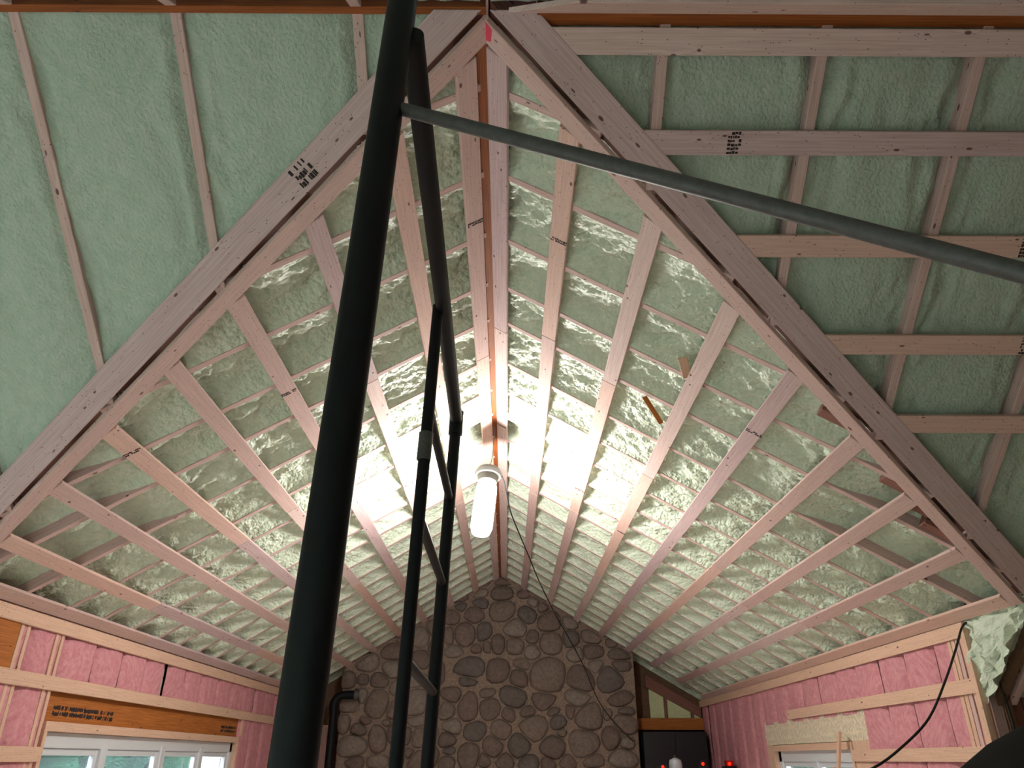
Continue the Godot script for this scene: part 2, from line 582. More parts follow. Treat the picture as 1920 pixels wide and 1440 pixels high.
func build_main(side: int, rafters: Array, straps: Array, node: Node3D) -> void:
	var n := main_n(side)
	var k := kk(side)
	var d := dd(side)
	var end := XE + 0.2
	var z1 := zw(side) + 0.3
	var ex := end - side * XR
	obj("roof_deck", slab([mainp(side, 0.0, Z0 - 0.1, -0.21), mainp(side, ex, Z0 - 0.1, -0.21), mainp(side, ex, z1, -0.21), mainp(side, d + 0.1, z1, -0.21), mainp(side, d + 0.1, valley(side, d), -0.21)], -n, 0.05, Vector3.RIGHT), M.sheath, node)
	for dx in rafters:
		var z2: float = minf(valley_main(side, dx), zw(side))
		if z2 - Z0 < 0.1:
			continue
		obj("rafter", slab([mainp(side, dx - 0.022, Z0 + 0.01, -0.2), mainp(side, dx + 0.022, Z0 + 0.01, -0.2), mainp(side, dx + 0.022, z2, -0.2), mainp(side, dx - 0.022, z2, -0.2)], n, 0.2, mainp(side, 0, 3) - mainp(side, 0, 2)), M.rafter, node)
	var edges := rafters.duplicate()
	edges.push_front(0.0)
	edges.append(ex)
	for i in range(edges.size() - 1):
		var xa: float = edges[i] + (0.022 if i > 0 else 0.0)
		var xb: float = edges[i + 1] - 0.022
		var cell := 0.024 if xa < 3.2 else 0.06
		var back := rng.randf_range(0.012, 0.02) if side < 0 else rng.randf_range(0.03, 0.042)
		var pos := func(a: float, b: float, off: float) -> Vector3: return mainp(side, a, b, off)
		var keep := func(a: float, b: float) -> bool: return b < valley_main(side, a) - 0.03
		var depth := func(a: float, b: float) -> float:
			var n1 := noise.get_noise_3d(a * 2.6, b * 1.3, 20.0 + 7.0 * side)
			var n2 := noise.get_noise_3d(a * 16.0, b * 2.2, 9.0)
			var n3 := absf(noise2.get_noise_3d(a * 24.0, b * 4.0, 3.0))
			# wrinkles run down the bay close to its rafters
			var e := minf(a - xa, xb - a)
			var wr := smoothstep(0.22, 0.05, e)
			var g := back - 0.018 * n1 - (0.012 if side < 0 else 0.018) * n2 * (0.25 + wr) + ((0.004 if side < 0 else 0.018) + 0.032 * wr) * n3
			g += 0.026 * smoothstep(0.045, 0.012, a - xa if side < 0 else xb - a)
			return clampf(g, 0.002, 0.15)
		var m := foam(pos, xa, xb, Z0 + 0.008, minf(zw(side), valley_main(side, xb) + 0.05), cell, cell * 1.3, keep, depth)
		if m:
			obj("spray_foam", m, M.foam_smooth, node)
	var sw := 0.05 / sqrt(1.0 + pow(mslope(side), 2.0))
	for zc in straps:
		var xs: float = (zc - Z0) / k + 0.17
		obj("strap", slab([mainp(side, xs - sw / k, zc - sw, 0.0), mainp(side, end - 0.3, zc - sw, 0.0), mainp(side, end - 0.3, zc + sw, 0.0), mainp(side, xs + sw / k, zc + sw, 0.0)], n, 0.02, Vector3.RIGHT), M.strap[int(zc * 10) % 4], node)
	var wv := 0.2
	obj("valley_board", slab([mainp(side, 0.015, Z0 + 0.0, 0.0), mainp(side, d + 0.015, valley(side, d), 0.0), mainp(side, d + wv, valley(side, d), 0.0), mainp(side, wv, Z0 + 0.0, 0.0)], n, 0.022, mainp(side, d, valley(side, d)) - mainp(side, 0, Z0)), M.strap[3], node)

func build_near(side: int, rafters: Array, node: Node3D) -> void:
	var n := main_n(side, false)
	var ex := XE + 0.2 - side * XR
	obj("roof_deck", slab([nearp(side, 0.0, Z0 + 0.1, -0.21), nearp(side, ex, Z0 + 0.1, -0.21), nearp(side, ex, ZB - 0.3, -0.21), nearp(side, 0.0, ZB - 0.3, -0.21)], -n, 0.05, Vector3.RIGHT), M.sheath, node)
	var edges := rafters.duplicate()
	edges.push_front(0.0)
	edges.append(ex)
	for i in range(edges.size() - 1):
		var xa: float = edges[i] + 0.02
		var xb: float = edges[i + 1] - 0.02
		var pos := func(a: float, b: float, off: float) -> Vector3: return nearp(side, a, b, off)
		var keep := func(_a: float, _b: float) -> bool: return true
		var depth := func(a: float, b: float) -> float:
			return clampf(0.03 - 0.02 * noise.get_noise_3d(a * 3.0, b * 2.0, 70.0) - 0.01 * noise.get_noise_3d(a * 11.0, b * 8.0, 71.0), 0.002, 0.1)
		obj("spray_foam", foam(pos, xa, xb, ZB, Z0 - 0.02, 0.05, 0.06, keep, depth), M.foam_smooth, node)
		if i > 0:
			var dx: float = edges[i]
			obj("rafter", slab([nearp(side, dx - 0.022, Z0 - 0.025, -0.2), nearp(side, dx + 0.022, Z0 - 0.025, -0.2), nearp(side, dx + 0.022, ZB, -0.2), nearp(side, dx - 0.022, ZB, -0.2)], n, 0.2, nearp(side, 0, 1) - nearp(side, 0, 0)), M.rafter, node)
	if side > 0:
		for z in [Z0 - 0.074, Z0 - 0.46, Z0 - 0.82, Z0 - 1.18, Z0 - 1.54, Z0 - 1.9]:
			var cut := 0.34 if z > Z0 - 0.2 else 0.05
			obj("strap", slab([nearp(side, 0.09 if z > Z0 - 0.2 else 0.05, z + 0.05, 0.0), nearp(side, ex - 0.3, z + 0.05, 0.0), nearp(side, ex - 0.3, z - 0.05, 0.0), nearp(side, cut, z - 0.05, 0.0)], n, 0.02, Vector3.RIGHT), strap_mat(), node)

# ---------------------------------------------------------------- walls of the wing
func build_side_wall(side: int, node: Node3D, zs: float, ze: float, head: float) -> void:
	var x := (XR + DR) if side > 0 else (XR - DL)
	x += -0.0
	var top := HR - SL * dd(side)
	var z1 := zw(side)
	var sill := -0.95
	var xo := x + side * 0.13
	# sheathing round the opening
	for b in [[z1 - 0.02, zs, -EYE, top + 0.25], [ze, ZG + 0.2, -EYE, top + 0.25], [zs, ze, head + 0.02, top + 0.25], [zs, ze, -EYE, sill]]:
		obj("sheathing", boxm(w(xo, b[2], b[0]), w(xo + side * 0.05, b[3], b[1])), M.sheath, node)
	obj("top_plate", boxm(w(x + side * 0.015, top - 0.05, z1), w(xo, top + 0.06, ZG), Vector3.BACK), M.rafter, node)
	# studs and the wool between them
	var z := z1 + 0.02
	var i := 0
	var bays := []
	while z < ZG - 0.1:
		bays.append(z)
		z += 0.44 + 0.012 * sin(i * 2.3)
		i += 1
	bays.append(ZG - 0.02)
	for q in bays.size():
		var bz: float = bays[q]
		var over := bz > zs - 0.03 and bz < ze + 0.03
		obj("stud", boxm(w(x + side * 0.06, (head + 0.3 if over else -EYE), bz - 0.019), w(xo, top - 0.05, bz + 0.019)), M.rafter, node)
		if q == bays.size() - 1:
			continue
		var za := bz + 0.007
		var zb: float = bays[q + 1] - 0.007
		var gap := 0.09 if q == (6 if side < 0 else 15) else 0.0
		var bot := -EYE
		if (za + zb) * 0.5 > zs - 0.1 and (za + zb) * 0.5 < ze + 0.1:
			bot = head + (0.32 if side < 0 else 0.27)
		var pos := func(a: float, b: float, off: float) -> Vector3: return w(x - side * off, a, b)
		var keep := func(_a: float, _b: float) -> bool: return true
		var depth := func(a: float, b: float) -> float:
			var e := minf(b - za, zb - gap - b)
			var g := 0.028 * smoothstep(0.05, 0.0, e) + 0.006
			g += 0.010 * noise.get_noise_3d(a * 1.3, b * 8.0, 4.0) + 0.003 * noise.get_noise_3d(a * 5.0, b * 7.0, 8.0)
			return clampf(g, 0.001, 0.06)
		obj("insulation_batt", foam(pos, bot, top - 0.03, za, zb - gap, 0.05, 0.03, keep, depth), M.pink, node)

func wall_straps(side: int, node: Node3D, list: Array) -> void:
	var x := (XR + DR) if side > 0 else (XR - DL)
	for s in list:
		obj("strap", boxm(w(x, s[0] - 0.044, s[1]), w(x - side * 0.02, s[0] + 0.044, s[2]), Vector3.BACK, 0.003), M.tan, node)

func build_window(called: String, text: String, side: int, zs: float, ze: float, sill: float, head: float, bars: Array) -> void:
	var t := thing(called, text, "window", Vector3.ZERO, "structure")
	var x := (XR + DR) if side > 0 else (XR - DL)
	var xa := x + side * 0.05
	var xb := x + side * 0.13
	# lumber lining
	obj("head_jamb", boxm(w(x, head, zs), w(xb, head + 0.06, ze), Vector3.BACK), M.tan, t)
	for z in [[zs, zs + 0.04], [ze - 0.04, ze]]:
		obj("side_jamb", boxm(w(x, sill, z[0]), w(xb, head, z[1])), M.tan, t)
	# white vinyl frame
	for b in [[zs + 0.04, ze - 0.04, head - 0.10, head], [zs + 0.04, ze - 0.04, sill, sill + 0.08], [zs + 0.04, zs + 0.12, sill, head], [ze - 0.12, ze - 0.04, sill, head]]:
		obj("frame", boxm(w(xa, b[2], b[0]), w(xb, b[3], b[1]), Vector3.UP, 0.006), M.white, t)
	var cuts := [zs + 0.12]
	for m in bars:
		obj("mullion", boxm(w(xa - side * 0.006, sill + 0.06, m - 0.05), w(xb - side * 0.006, head - 0.06, m + 0.05), Vector3.UP, 0.006), M.white, t)
		cuts.append(m)
	cuts.append(ze - 0.12)
	for i in range(cuts.size() - 1):
		var a: float = cuts[i] + (0.05 if i > 0 else 0.0)
		var b: float = cuts[i + 1] - (0.05 if i < cuts.size() - 2 else 0.0)
		var st := new_st()
		for q in [[a, a + 0.045, sill + 0.08, head - 0.10], [b - 0.045, b, sill + 0.08, head - 0.10], [a + 0.045, b - 0.045, head - 0.145, head - 0.10], [a + 0.045, b - 0.045, sill + 0.08, sill + 0.125]]:
			box(st, w(xa + side * 0.02, q[2], q[0]), w(xb - side * 0.02, q[3], q[1]), Vector3.UP, 0.004)
		var sash := obj("sash", st.commit(), M.white, t)
		obj("pane", boxm(w(xa + side * 0.042, sill + 0.12, a + 0.04), w(xa + side * 0.048, head - 0.14, b - 0.04), Vector3.UP, 0.0), M.glass, sash)

# a plain window for the walls out of the frame: plane along "u" between two corners
func plain_window(called: String, text: String, a: Vector3, b: Vector3, u: Vector3, panes: int) -> void:
	var t := thing(called, text, "window", Vector3.ZERO, "structure")
	var n := u.cross(Vector3.UP).normalized() * 0.035
	var l := (b - a).dot(u)
	var h := b.y - a.y
	for q in [[0.0, l, 0.0, 0.07], [0.0, l, h - 0.07, h], [0.0, 0.07, 0.07, h - 0.07], [l - 0.07, l, 0.07, h - 0.07]]:
		obj("frame", boxm(a + u * q[0] + Vector3.UP * q[2] - n, a + u * q[1] + Vector3.UP * q[3] + n), M.white, t)
	for i in panes:
		var p0: float = lerpf(0.07, l - 0.07, float(i) / panes)
		var p1: float = lerpf(0.07, l - 0.07, float(i + 1) / panes)
		if i > 0:
			obj("mullion", boxm(a + u * (p0 - 0.03) + Vector3.UP * 0.07 - n, a + u * (p0 + 0.03) + Vector3.UP * (h - 0.07) + n), M.white, t)
		obj("pane", boxm(a + u * (p0 + 0.03) + Vector3.UP * 0.07 - n * 0.08, a + u * (p1 - 0.03) + Vector3.UP * (h - 0.07) + n * 0.08, Vector3.UP, 0.0), M.glass, t)

# ---------------------------------------------------------------- chimney stones: x, height, half width, half height
const STONES := [-0.75,2.3,0.15,0.1,-0.44,2.36,0.15,0.1,-0.42,2.19,0.15,0.07,-0.73,2.14,0.13,0.06,-0.85,1.96,0.12,0.1,-0.51,2.01,0.18,0.1,-0.66,1.72,0.16,0.16,-0.88,1.7,0.07,0.13,-0.35,1.75,0.11,0.13,-0.79,1.48,0.18,0.07,-0.47,1.51,0.09,0.05,-0.29,1.55,0.08,0.08,-1.32,1.69,0.14,0.17,-1.3,1.36,0.15,0.13,-1.3,2.03,0.12,0.07,-1.73,1.47,0.23,0.12,-2.1,1.33,0.19,0.11,-1.59,1.65,0.11,0.11,-0.56,1.25,0.24,0.11,-0.59,1.04,0.3,0.05,-0.83,0.85,0.17,0.09,-0.56,0.68,0.14,0.19,-0.89,0.65,0.11,0.12,-0.8,0.43,0.19,0.09,-0.47,0.37,0.2,0.13,-0.86,0.26,0.13,0.09,-0.83,0.12,0.13,0.04,-0.51,0.04,0.21,0.17,-0.86,-0.05,0.14,0.07,-1.92,0.75,0.16,0.19,-2.06,0.51,0.23,0.04,-1.76,0.48,0.08,0.04,-2.39,1.05,0.16,0.1,-2.15,1.07,0.1,0.06,-1.9,1.05,0.16,0.1,-2.36,0.75,0.17,0.15,-2.13,0.83,0.06,0.1,-2.16,0.38,0.12,0.07,-1.88,0.26,0.11,0.18,-2.2,0.18,0.19,0.14,-1.86,-0.02,0.18,0.08,-2.16,-0.03,0.14,0.07,-1.35,0.75,0.14,0.15,-1.32,0.5,0.14,0.06,-1.29,0.28,0.11,0.11,-1.43,0.3,0.06,0.1,-1.4,0.08,0.06,0.06,-1.29,-0.01,0.12,0.12,-1.39,1.1,0.16,0.11,-1.73,1.22,0.16,0.11,-2.36,0.48,0.08,0.13,-0.08,2.33,0.18,0.12,0.31,2.35,0.17,0.07,0.42,2.21,0.13,0.07,-0.07,2.09,0.21,0.15,0.31,2.01,0.18,0.1,0.55,2.12,0.08,0.07,0.14,1.81,0.28,0.11,0.64,1.9,0.18,0.14,0.99,1.91,0.12,0.13,-0.16,1.57,0.16,0.11,0.13,1.55,0.18,0.09,0.39,1.68,0.13,0.08,0.66,1.61,0.2,0.14,0.98,1.66,0.13,0.12,1.32,1.7,0.18,0.13,1.31,1.48,0.2,0.1,1.64,1.62,0.15,0.09,1.69,1.44,0.21,0.09,0.38,1.46,0.15,0.09,1.06,1.44,0.13,0.09,-0.13,1.2,0.18,0.13,0.18,1.1,0.14,0.12,0.23,1.28,0.16,0.07,0.59,1.12,0.26,0.21,1.1,1.06,0.19,0.17,1.55,1.1,0.19,0.17,1.35,1.26,0.1,0.08,1.69,1.27,0.15,0.07,0.09,0.83,0.24,0.13,0.55,0.78,0.21,0.1,1.04,0.81,0.19,0.13,-0.24,0.68,0.17,0.15,0.02,0.59,0.11,0.09,0.32,0.63,0.19,0.06,1.68,0.81,0.21,0.08,0.68,0.63,0.14,0.05,1.2,0.55,0.2,0.17,0.94,0.64,0.06,0.12,-0.09,0.39,0.16,0.14,0.39,0.41,0.23,0.14,0.74,0.48,0.11,0.09,1.73,0.48,0.16,0.13,1.47,0.59,0.06,0.06,1.75,0.63,0.11,0.05,0.78,0.35,0.12,0.04,-0.21,0.17,0.19,0.13,0.18,0.18,0.18,0.14,0.67,0.14,0.21,0.14,1.14,0.21,0.25,0.18,1.53,0.28,0.17,0.12,1.72,0.22,0.11,0.07,1.66,0.03,0.21,0.1,1.24,-0.01,0.15,0.07,-0.02,-0.01,0.15,0.08,0.31,-0.03,0.18,0.08,0.6,-0.05,0.11,0.07,-0.34,0,0.11,0.08,0.87,-0.02,0.14,0.07,-0.28,0.87,0.13,0.06,-0.38,2.53,0.12,0.06,-0.08,2.51,0.15,0.06,-1.64,0.95,0.11,0.09,-1.69,0.66,0.06,0.16,-1.63,0.34,0.08,0.17,-1.57,0.03,0.09,0.11,-1.09,2.21,0.12,0.07,-1.14,1.8,0.1,0.11,-1.1,1.52,0.1,0.11,-1.06,1.16,0.1,0.14,-1.07,0.73,0.08,0.16,-1.07,0.36,0.08,0.13,-1.06,0.03,0.08,0.12]

func build_chimney() -> void:
	var t := thing("stone_chimney", "broad fieldstone chimney filling the far gable up to the ridge", "chimney")
	var x0 := -2.45
	var x1 := 1.92
	var top := func(x: float) -> float: return HR - SL * absf(x - XR) + 0.06
	obj("mortar", slab([w(x0, -EYE, ZG), w(x1, -EYE, ZG), w(x1, top.call(x1), ZG), w(XR, top.call(XR), ZG), w(x0, top.call(x0), ZG)], Vector3.BACK, ZG - ZC, Vector3.UP, 0.01), M.mortar, t)
	var seeds := []
	for i in range(0, STONES.size(), 4):
		seeds.append([STONES[i], STONES[i + 1], STONES[i + 2], STONES[i + 3]])
	# courses below the sight line go on down to the floor
	var y := -0.32
	while y > -EYE + 0.08:
		var x := x0 + 0.15
		while x < x1 - 0.08:
			var rx := rng.randf_range(0.11, 0.22)
			seeds.append([x + rng.randf_range(-0.03, 0.03), y + rng.randf_range(-0.05, 0.05), rx, rng.randf_range(0.09, 0.15)])
			x += rx * 2.1
		y -= 0.27
	for i in seeds.size():
		var s: Array = seeds[i]
		var dirs := 14
		var base := []
		var ph := rng.randf() * 0.4
		for q in dirs:
			var a := TAU * q / dirs + ph
			var d := Vector2(cos(a), sin(a))
			# rounded-box reach of this stone
			var ex: float = pow(absf(d.x) / s[2], 3.0) + pow(absf(d.y) / s[3], 3.0)
			var r := pow(ex, -1.0 / 3.0) * rng.randf_range(1.3, 1.6)
			for j in seeds.size():
				if j == i:
					continue
				var o: Array = seeds[j]
				var df := Vector2(o[0] - s[0], o[1] - s[1])
				if absf(df.x) > 0.9 or absf(df.y) > 0.7:
					continue
				var len := df.length()
				var al := df / len
				var c := d.dot(al)
				if c < 0.05:
					continue
				var mi: float = 1.0 / sqrt(pow(al.x / s[2], 2.0) + pow(al.y / s[3], 2.0))
				var mj: float = 1.0 / sqrt(pow(al.x / o[2], 2.0) + pow(al.y / o[3], 2.0))
				r = minf(r, (len * mi / (mi + mj) - 0.006) / c)
			# stay inside the chimney
			if d.x > 0.01: r = minf(r, (x1 + 0.02 - s[0]) / d.x)
			if d.x < -0.01: r = minf(r, (x0 - 0.02 - s[0]) / d.x)
			for sd in [-1.0, 1.0]:
				var c2: float = d.y + SL * sd * d.x
				if c2 > 0.01:
					r = minf(r, maxf(0.01, (HR - 0.03 - s[1] - SL * sd * (s[0] - XR)) / c2))
			base.append(Vector2(s[0], s[1]) + d * maxf(r, 0.02))
		# round the corners off
		var soft := []
		for q in dirs:
			soft.append(base[q] * 0.6 + (base[(q + 1) % dirs] + base[(q + dirs - 1) % dirs]) * 0.2)
		var hgt: float = rng.randf_range(0.06, 0.12)
		var tilt := Vector2(rng.randf_range(-0.08, 0.08), rng.randf_range(-0.16, 0.04))
		var cen := Vector2(s[0], s[1])
		var rings := []
		for lv in [[1.0, -0.02], [0.97, 0.45], [0.84, 0.88], [0.45, 1.0]]:
			var ring := []
			for q in dirs:
				var p: Vector2 = cen + (soft[q] - cen) * lv[0]
				var zz: float = lv[1] * hgt + (p - cen).dot(tilt) * clampf(lv[1], 0.0, 1.0) + 0.012 * noise.get_noise_2d(p.x * 9.0, p.y * 9.0) * lv[1]
				ring.append(w(p.x, p.y, ZC - maxf(zz, -0.02)))
			rings.append(ring)
		var st := new_st()
		st.set_smooth_group(0)
		var mid := w(cen.x, cen.y, ZC - hgt * 1.02)
		for l in 3:
			for q in dirs:
				var q2 := (q + 1) % dirs
				plain_tri(st, rings[l][q], rings[l][q2], rings[l + 1][q2], Vector3.BACK)
				plain_tri(st, rings[l][q], rings[l + 1][q2], rings[l + 1][q], Vector3.BACK)
		for q in dirs:
			plain_tri(st, rings[3][q], rings[3][(q + 1) % dirs], mid, Vector3.BACK)
		st.generate_normals()
		obj("stone", st.commit(), M.stone[rng.randi() % M.stone.size()], t)

func plain_tri(st: SurfaceTool, a: Vector3, b: Vector3, c: Vector3, ref: Vector3) -> void:
	if (c - a).cross(b - a).dot(ref) < 0.0:
		var t := b; b = c; c = t
	st.add_vertex(a)
	st.add_vertex(b)
	st.add_vertex(c)

# ---------------------------------------------------------------- trees outside
func blob(c: Vector3, r: Vector3, rough: float, sd: float, seg := 26) -> Mesh:
	var st := new_st()
	st.set_smooth_group(0)
	var pt := func(i: int, j: int) -> Vector3:
		var th := PI * i / seg
		var ph := TAU * (j % (seg * 2)) / (seg * 2)
		var d := Vector3(sin(th) * cos(ph), cos(th), sin(th) * sin(ph))
		var k := 1.0 + rough * noise2.get_noise_3d(d.x * 4.0 + sd, d.y * 4.0, d.z * 4.0) + rough * 0.7 * noise2.get_noise_3d(d.x * 13.0 + sd, d.y * 13.0, d.z * 13.0)
		return c + Vector3(d.x * r.x, d.y * r.y, d.z * r.z) * k
	for i in seg:
		for j in seg * 2:
			var a: Vector3 = pt.call(i, j)
			var b: Vector3 = pt.call(i, j + 1)
			var e: Vector3 = pt.call(i + 1, j + 1)
			var f: Vector3 = pt.call(i + 1, j)
			if i > 0: plain_tri(st, a, b, e, (a + b + e) / 3.0 - c)
			if i < seg - 1: plain_tri(st, a, e, f, (a + e + f) / 3.0 - c)
	st.generate_normals()
	return st.commit()

func build_tree(x: float, zf: float, tall: float, wide: float, text: String, v: int) -> void:
	var t := thing("tree", text, "tree", Vector3.ZERO, "", "trees outside the windows")
	var g := -0.4
	obj("trunk", tubem(curve([Vector3(x, g, -zf), Vector3(x + 0.1, g + tall * 0.3, -zf - 0.05), Vector3(x - 0.05, g + tall * 0.6, -zf)], 4), 0.11 + 0.02 * v, 8), M.bark, t)
	obj("crown", blob(Vector3(x, g + tall * 0.62, -zf), Vector3(wide, tall * 0.42, wide), 0.42, 3.7 * v + x, 22), M.leaf[v % 3], t)
	obj("crown", blob(Vector3(x + wide * 0.3, g + tall * 0.36, -zf + wide * 0.35), Vector3(wide * 0.75, tall * 0.24, wide * 0.8), 0.5, 8.1 * v - x, 18), M.leaf[(v + 1) % 3], t)

# ---------------------------------------------------------------- the scene
func _ready() -> void:
	rng.seed = 20240
	# camera
	var cam := Camera3D.new()
	cam.name = "camera"
	add_child(cam)
	cam.fov = 54.43
	cam.near = 0.05
	cam.position = Vector3(0, EYE, 0)
	cam.rotation_degrees = Vector3(26.7, -0.37, 0)
	cam.current = true
	# sky and exposure
	var we := WorldEnvironment.new()
	we.name = "world_environment"
	var env := Environment.new()
	var sky := Sky.new()
	var sm := ProceduralSkyMaterial.new()
	sm.sky_top_color = Color(0.75, 0.83, 0.95)
	sm.sky_horizon_color = Color(0.90, 0.94, 0.97)
	sm.ground_bottom_color = Color(0.2, 0.24, 0.17)
	sm.ground_horizon_color = Color(0.6, 0.65, 0.66)
	sm.sky_energy_multiplier = 2.7
	sky.sky_material = sm
	env.background_mode = Environment.BG_SKY
	env.sky = sky
	env.tonemap_mode = Environment.TONE_MAPPER_LINEAR
	env.tonemap_exposure = 2.6
	env.sdfgi_enabled = true
	env.ssao_enabled = true
	env.ssil_enabled = true
	we.environment = env
	add_child(we)
	build_materials()

	# ---- setting: floor, ceilings, walls
	var fl := thing("floor", "bare plywood subfloor running through both rooms", "floor", Vector3.ZERO, "structure")
	obj("subfloor", boxm(Vector3(-XE - 0.2, -0.08, -ZG - 0.3), Vector3(XE + 0.2, 0.0, -ZB + 0.3), Vector3.RIGHT), M.ply, fl)
	var zr := [2.32, 2.83, 3.335, 3.8, 4.21, 4.77, 5.25, 5.73]
	while zr[-1] < 11.8:
		zr.append(zr[-1] + 0.47 + 0.02 * sin(zr.size() * 1.7))
	var zl := []
	for z in zr:
		zl.append(z + 0.015 * sin(z * 5.0))
	var c1 := thing("ceiling", "foamed roof slope of the wing over the wall with the long window", "ceiling", Vector3.ZERO, "structure")
	build_wing(-1, zl, [0.093, 0.406, 0.783, 1.185, 1.545, 1.925, 2.28, 2.64, 2.925], c1)
	var c2 := thing("ceiling", "foamed roof slope of the wing over the wall with the small window", "ceiling", Vector3.ZERO, "structure")
	build_wing(1, zr, [0.05, 0.358, 0.749, 1.161, 1.53, 1.918, 2.289, 2.668, 3.025], c2)
	var c3 := thing("ceiling", "smooth foamed main roof slope without straps", "ceiling", Vector3.ZERO, "structure")
	build_main(-1, [0.5, 1.21, 1.84, 2.5, 3.14, 3.78, 4.42, 5.06], [], c3)
	var c4 := thing("ceiling", "foamed main roof slope crossed by level straps", "ceiling", Vector3.ZERO, "structure")
	build_main(1, [0.707, 1.346, 1.984, 2.63, 3.27, 3.91, 4.55, 5.19], [2.032, 2.341, 2.697, 3.081, 3.43], c4)
	var c5 := thing("ceiling", "near roof slope of the main room beyond its ridge", "ceiling", Vector3.ZERO, "structure")
	build_near(-1, [0.5, 1.21, 1.84, 2.5, 3.14, 3.78, 4.42, 5.06], c5)
	build_near(1, [0.707, 1.346, 1.984, 2.63, 3.27, 3.91, 4.55, 5.19], c5)
	# ridge boards
	var tr := thing("trim_1", "brown ridge board showing between the two straps along the wing's ridge", "ridge board", Vector3.ZERO, "structure")
	obj("ridge_board", boxm(w(XR - 0.052, HR - 0.018, Z0 + 0.05), w(XR + 0.006, HR + 0.3, ZG), Vector3.BACK), M.ridge, tr)
	var tr2 := thing("trim_2", "brown ridge board along the main room's ridge", "ridge board", Vector3.ZERO, "structure")
	obj("ridge_board", boxm(w(-XE, HR - 0.012, Z0 - 0.02), w(XR, HR + 0.3, Z0 + 0.012), Vector3.RIGHT), M.ridge, tr2)
	obj("ridge_board", boxm(w(XR + 0.2, HR - 0.028, Z0 - 0.02), w(XE, HR + 0.3, Z0 + 0.045), Vector3.RIGHT), M.ridge, tr2)
	# walls of the wing
	var wl := thing("wall_left", "pink insulated stud wall of the wing with the long window", "wall", Vector3.ZERO, "structure")
	build_side_wall(-1, wl, 5.47, 9.47, 0.17)
	wall_straps(-1, wl, [[0.81, 4.15, 8.1], [0.81, 8.104, 12.45], [0.456, 4.15, 7.2], [0.456, 7.204, 12.45], [0.03, 4.15, 5.46], [-0.4, 4.15, 5.46], [-0.83, 4.15, 5.46], [-1.25, 4.15, 12.45]])
	var xl := XR - DL
	obj("header_beam", boxm(w(xl - 0.035, 0.225, 5.47), w(xl - 0.11, 0.50, 9.5), Vector3.BACK), M.lvl, wl)
	for z in [4.93, 5.0, 5.34, 5.41]:
		obj("stud", boxm(w(xl + 0.0, -EYE, z - 0.017), w(xl - 0.13, 0.78, z + 0.017)), M.tan, wl)
	obj("stud", boxm(w(xl + 0.002, 0.23, 9.5), w(xl - 0.13, 0.42, 9.56)), M.tan, wl)
	obj("panel", boxm(w(xl + 0.004, 0.5, 4.17), w(xl - 0.01, 0.77, 4.9), Vector3.BACK), M.lvl, wl)
	for q in [[5.75, 0.36], [8.9, 0.2]]:
		stamp(wl, w(xl - 0.0345, 0.30, q[0] + 0.25), Vector3.FORWARD, Vector3.RIGHT, q[1] * 2.4, 0.075, 2)
	var wr := thing("wall_right", "pink insulated stud wall of the wing with the small window", "wall", Vector3.ZERO, "structure")
	build_side_wall(1, wr, 7.15, 9.3, 0.08)
	wall_straps(1, wr, [[0.757, 5.07, 8.4], [0.757, 8.404, 12.45], [0.42, 5.07, 8.6], [0.03, 5.07, 7.12], [-0.4, 5.07, 7.12], [-0.83, 5.07, 7.12], [-1.25, 5.07, 12.4]])
	var xw := XR + DR
	obj("header_panel", boxm(w(xw + 0.01, 0.145, 6.8), w(xw + 0.1, 0.375, 9.5), Vector3.BACK), M.osb, wr)
	for z in [5.11, 5.17, 5.22, 5.27]:
		obj("stud", boxm(w(xw, -EYE, z - 0.02), w(xw + 0.13, 0.72, z + 0.02)), M.tan if z != 5.17 else M.rafter, wr)
	for q in [[6.8, 7.14], [9.31, 9.5]]:
		obj("stud", boxm(w(xw + 0.008, -EYE, q[0]), w(xw + 0.12, 0.144, q[1])), M.tan, wr)
	obj("corner_stud", boxm(w(xw - 0.02, -EYE, 5.03), w(xw + 0.02, 0.80, 5.07)), M.tan, wr)
	build_window("window_1", "long white window of three sashes under the brown header beam", -1, 5.47, 9.47, -0.95, 0.17, [6.45, 7.55, 8.5])
	build_window("window_2", "small white window of two sashes beside the pink wool", 1, 7.15, 9.3, -0.95, 0.08, [8.2])
	# far gable with its timber beside the chimney
	var wf := thing("wall_front", "dark sheathed gable wall behind the stone chimney", "wall", Vector3.ZERO, "structure")
	obj("sheathing", slab([w(-3.3, -EYE, ZG + 0.15), w(3.2, -EYE, ZG + 0.15), w(3.2, 0.95, ZG + 0.15), w(XR, HR + 0.35, ZG + 0.15), w(-3.3, 0.95, ZG + 0.15)], Vector3.BACK, 0.13, Vector3.UP), M.sheath, wf)
	obj("beam", boxm(w(1.92, 0.40, 12.36), w(2.98, 0.56, 12.5), Vector3.RIGHT), M.lvl, wf)
	var ry := func(x: float) -> float: return HR - SL * absf(x - XR)
	obj("foam_panel", slab([w(2.2, 0.56, 12.5), w(2.42, 0.56, 12.5), w(2.42, ry.call(2.42) - 0.24, 12.5), w(2.2, ry.call(2.2) - 0.24, 12.5)], Vector3.BACK, 0.03, Vector3.UP, 0.01), M.foam_cream, wf)
	obj("foam_panel", slab([w(2.46, 0.56, 12.5), w(2.82, 0.56, 12.5), w(2.82, ry.call(2.82) - 0.22, 12.5), w(2.46, ry.call(2.46) - 0.22, 12.5)], Vector3.BACK, 0.03, Vector3.UP, 0.01), M.foam_cream, wf)
	obj("foam_panel", slab([w(2.86, 0.56, 12.5), w(2.97, 0.56, 12.5), w(2.97, ry.call(2.97) - 0.18, 12.5), w(2.86, ry.call(2.86) - 0.18, 12.5)], Vector3.BACK, 0.03, Vector3.UP, 0.01), M.foam_cream, wf)
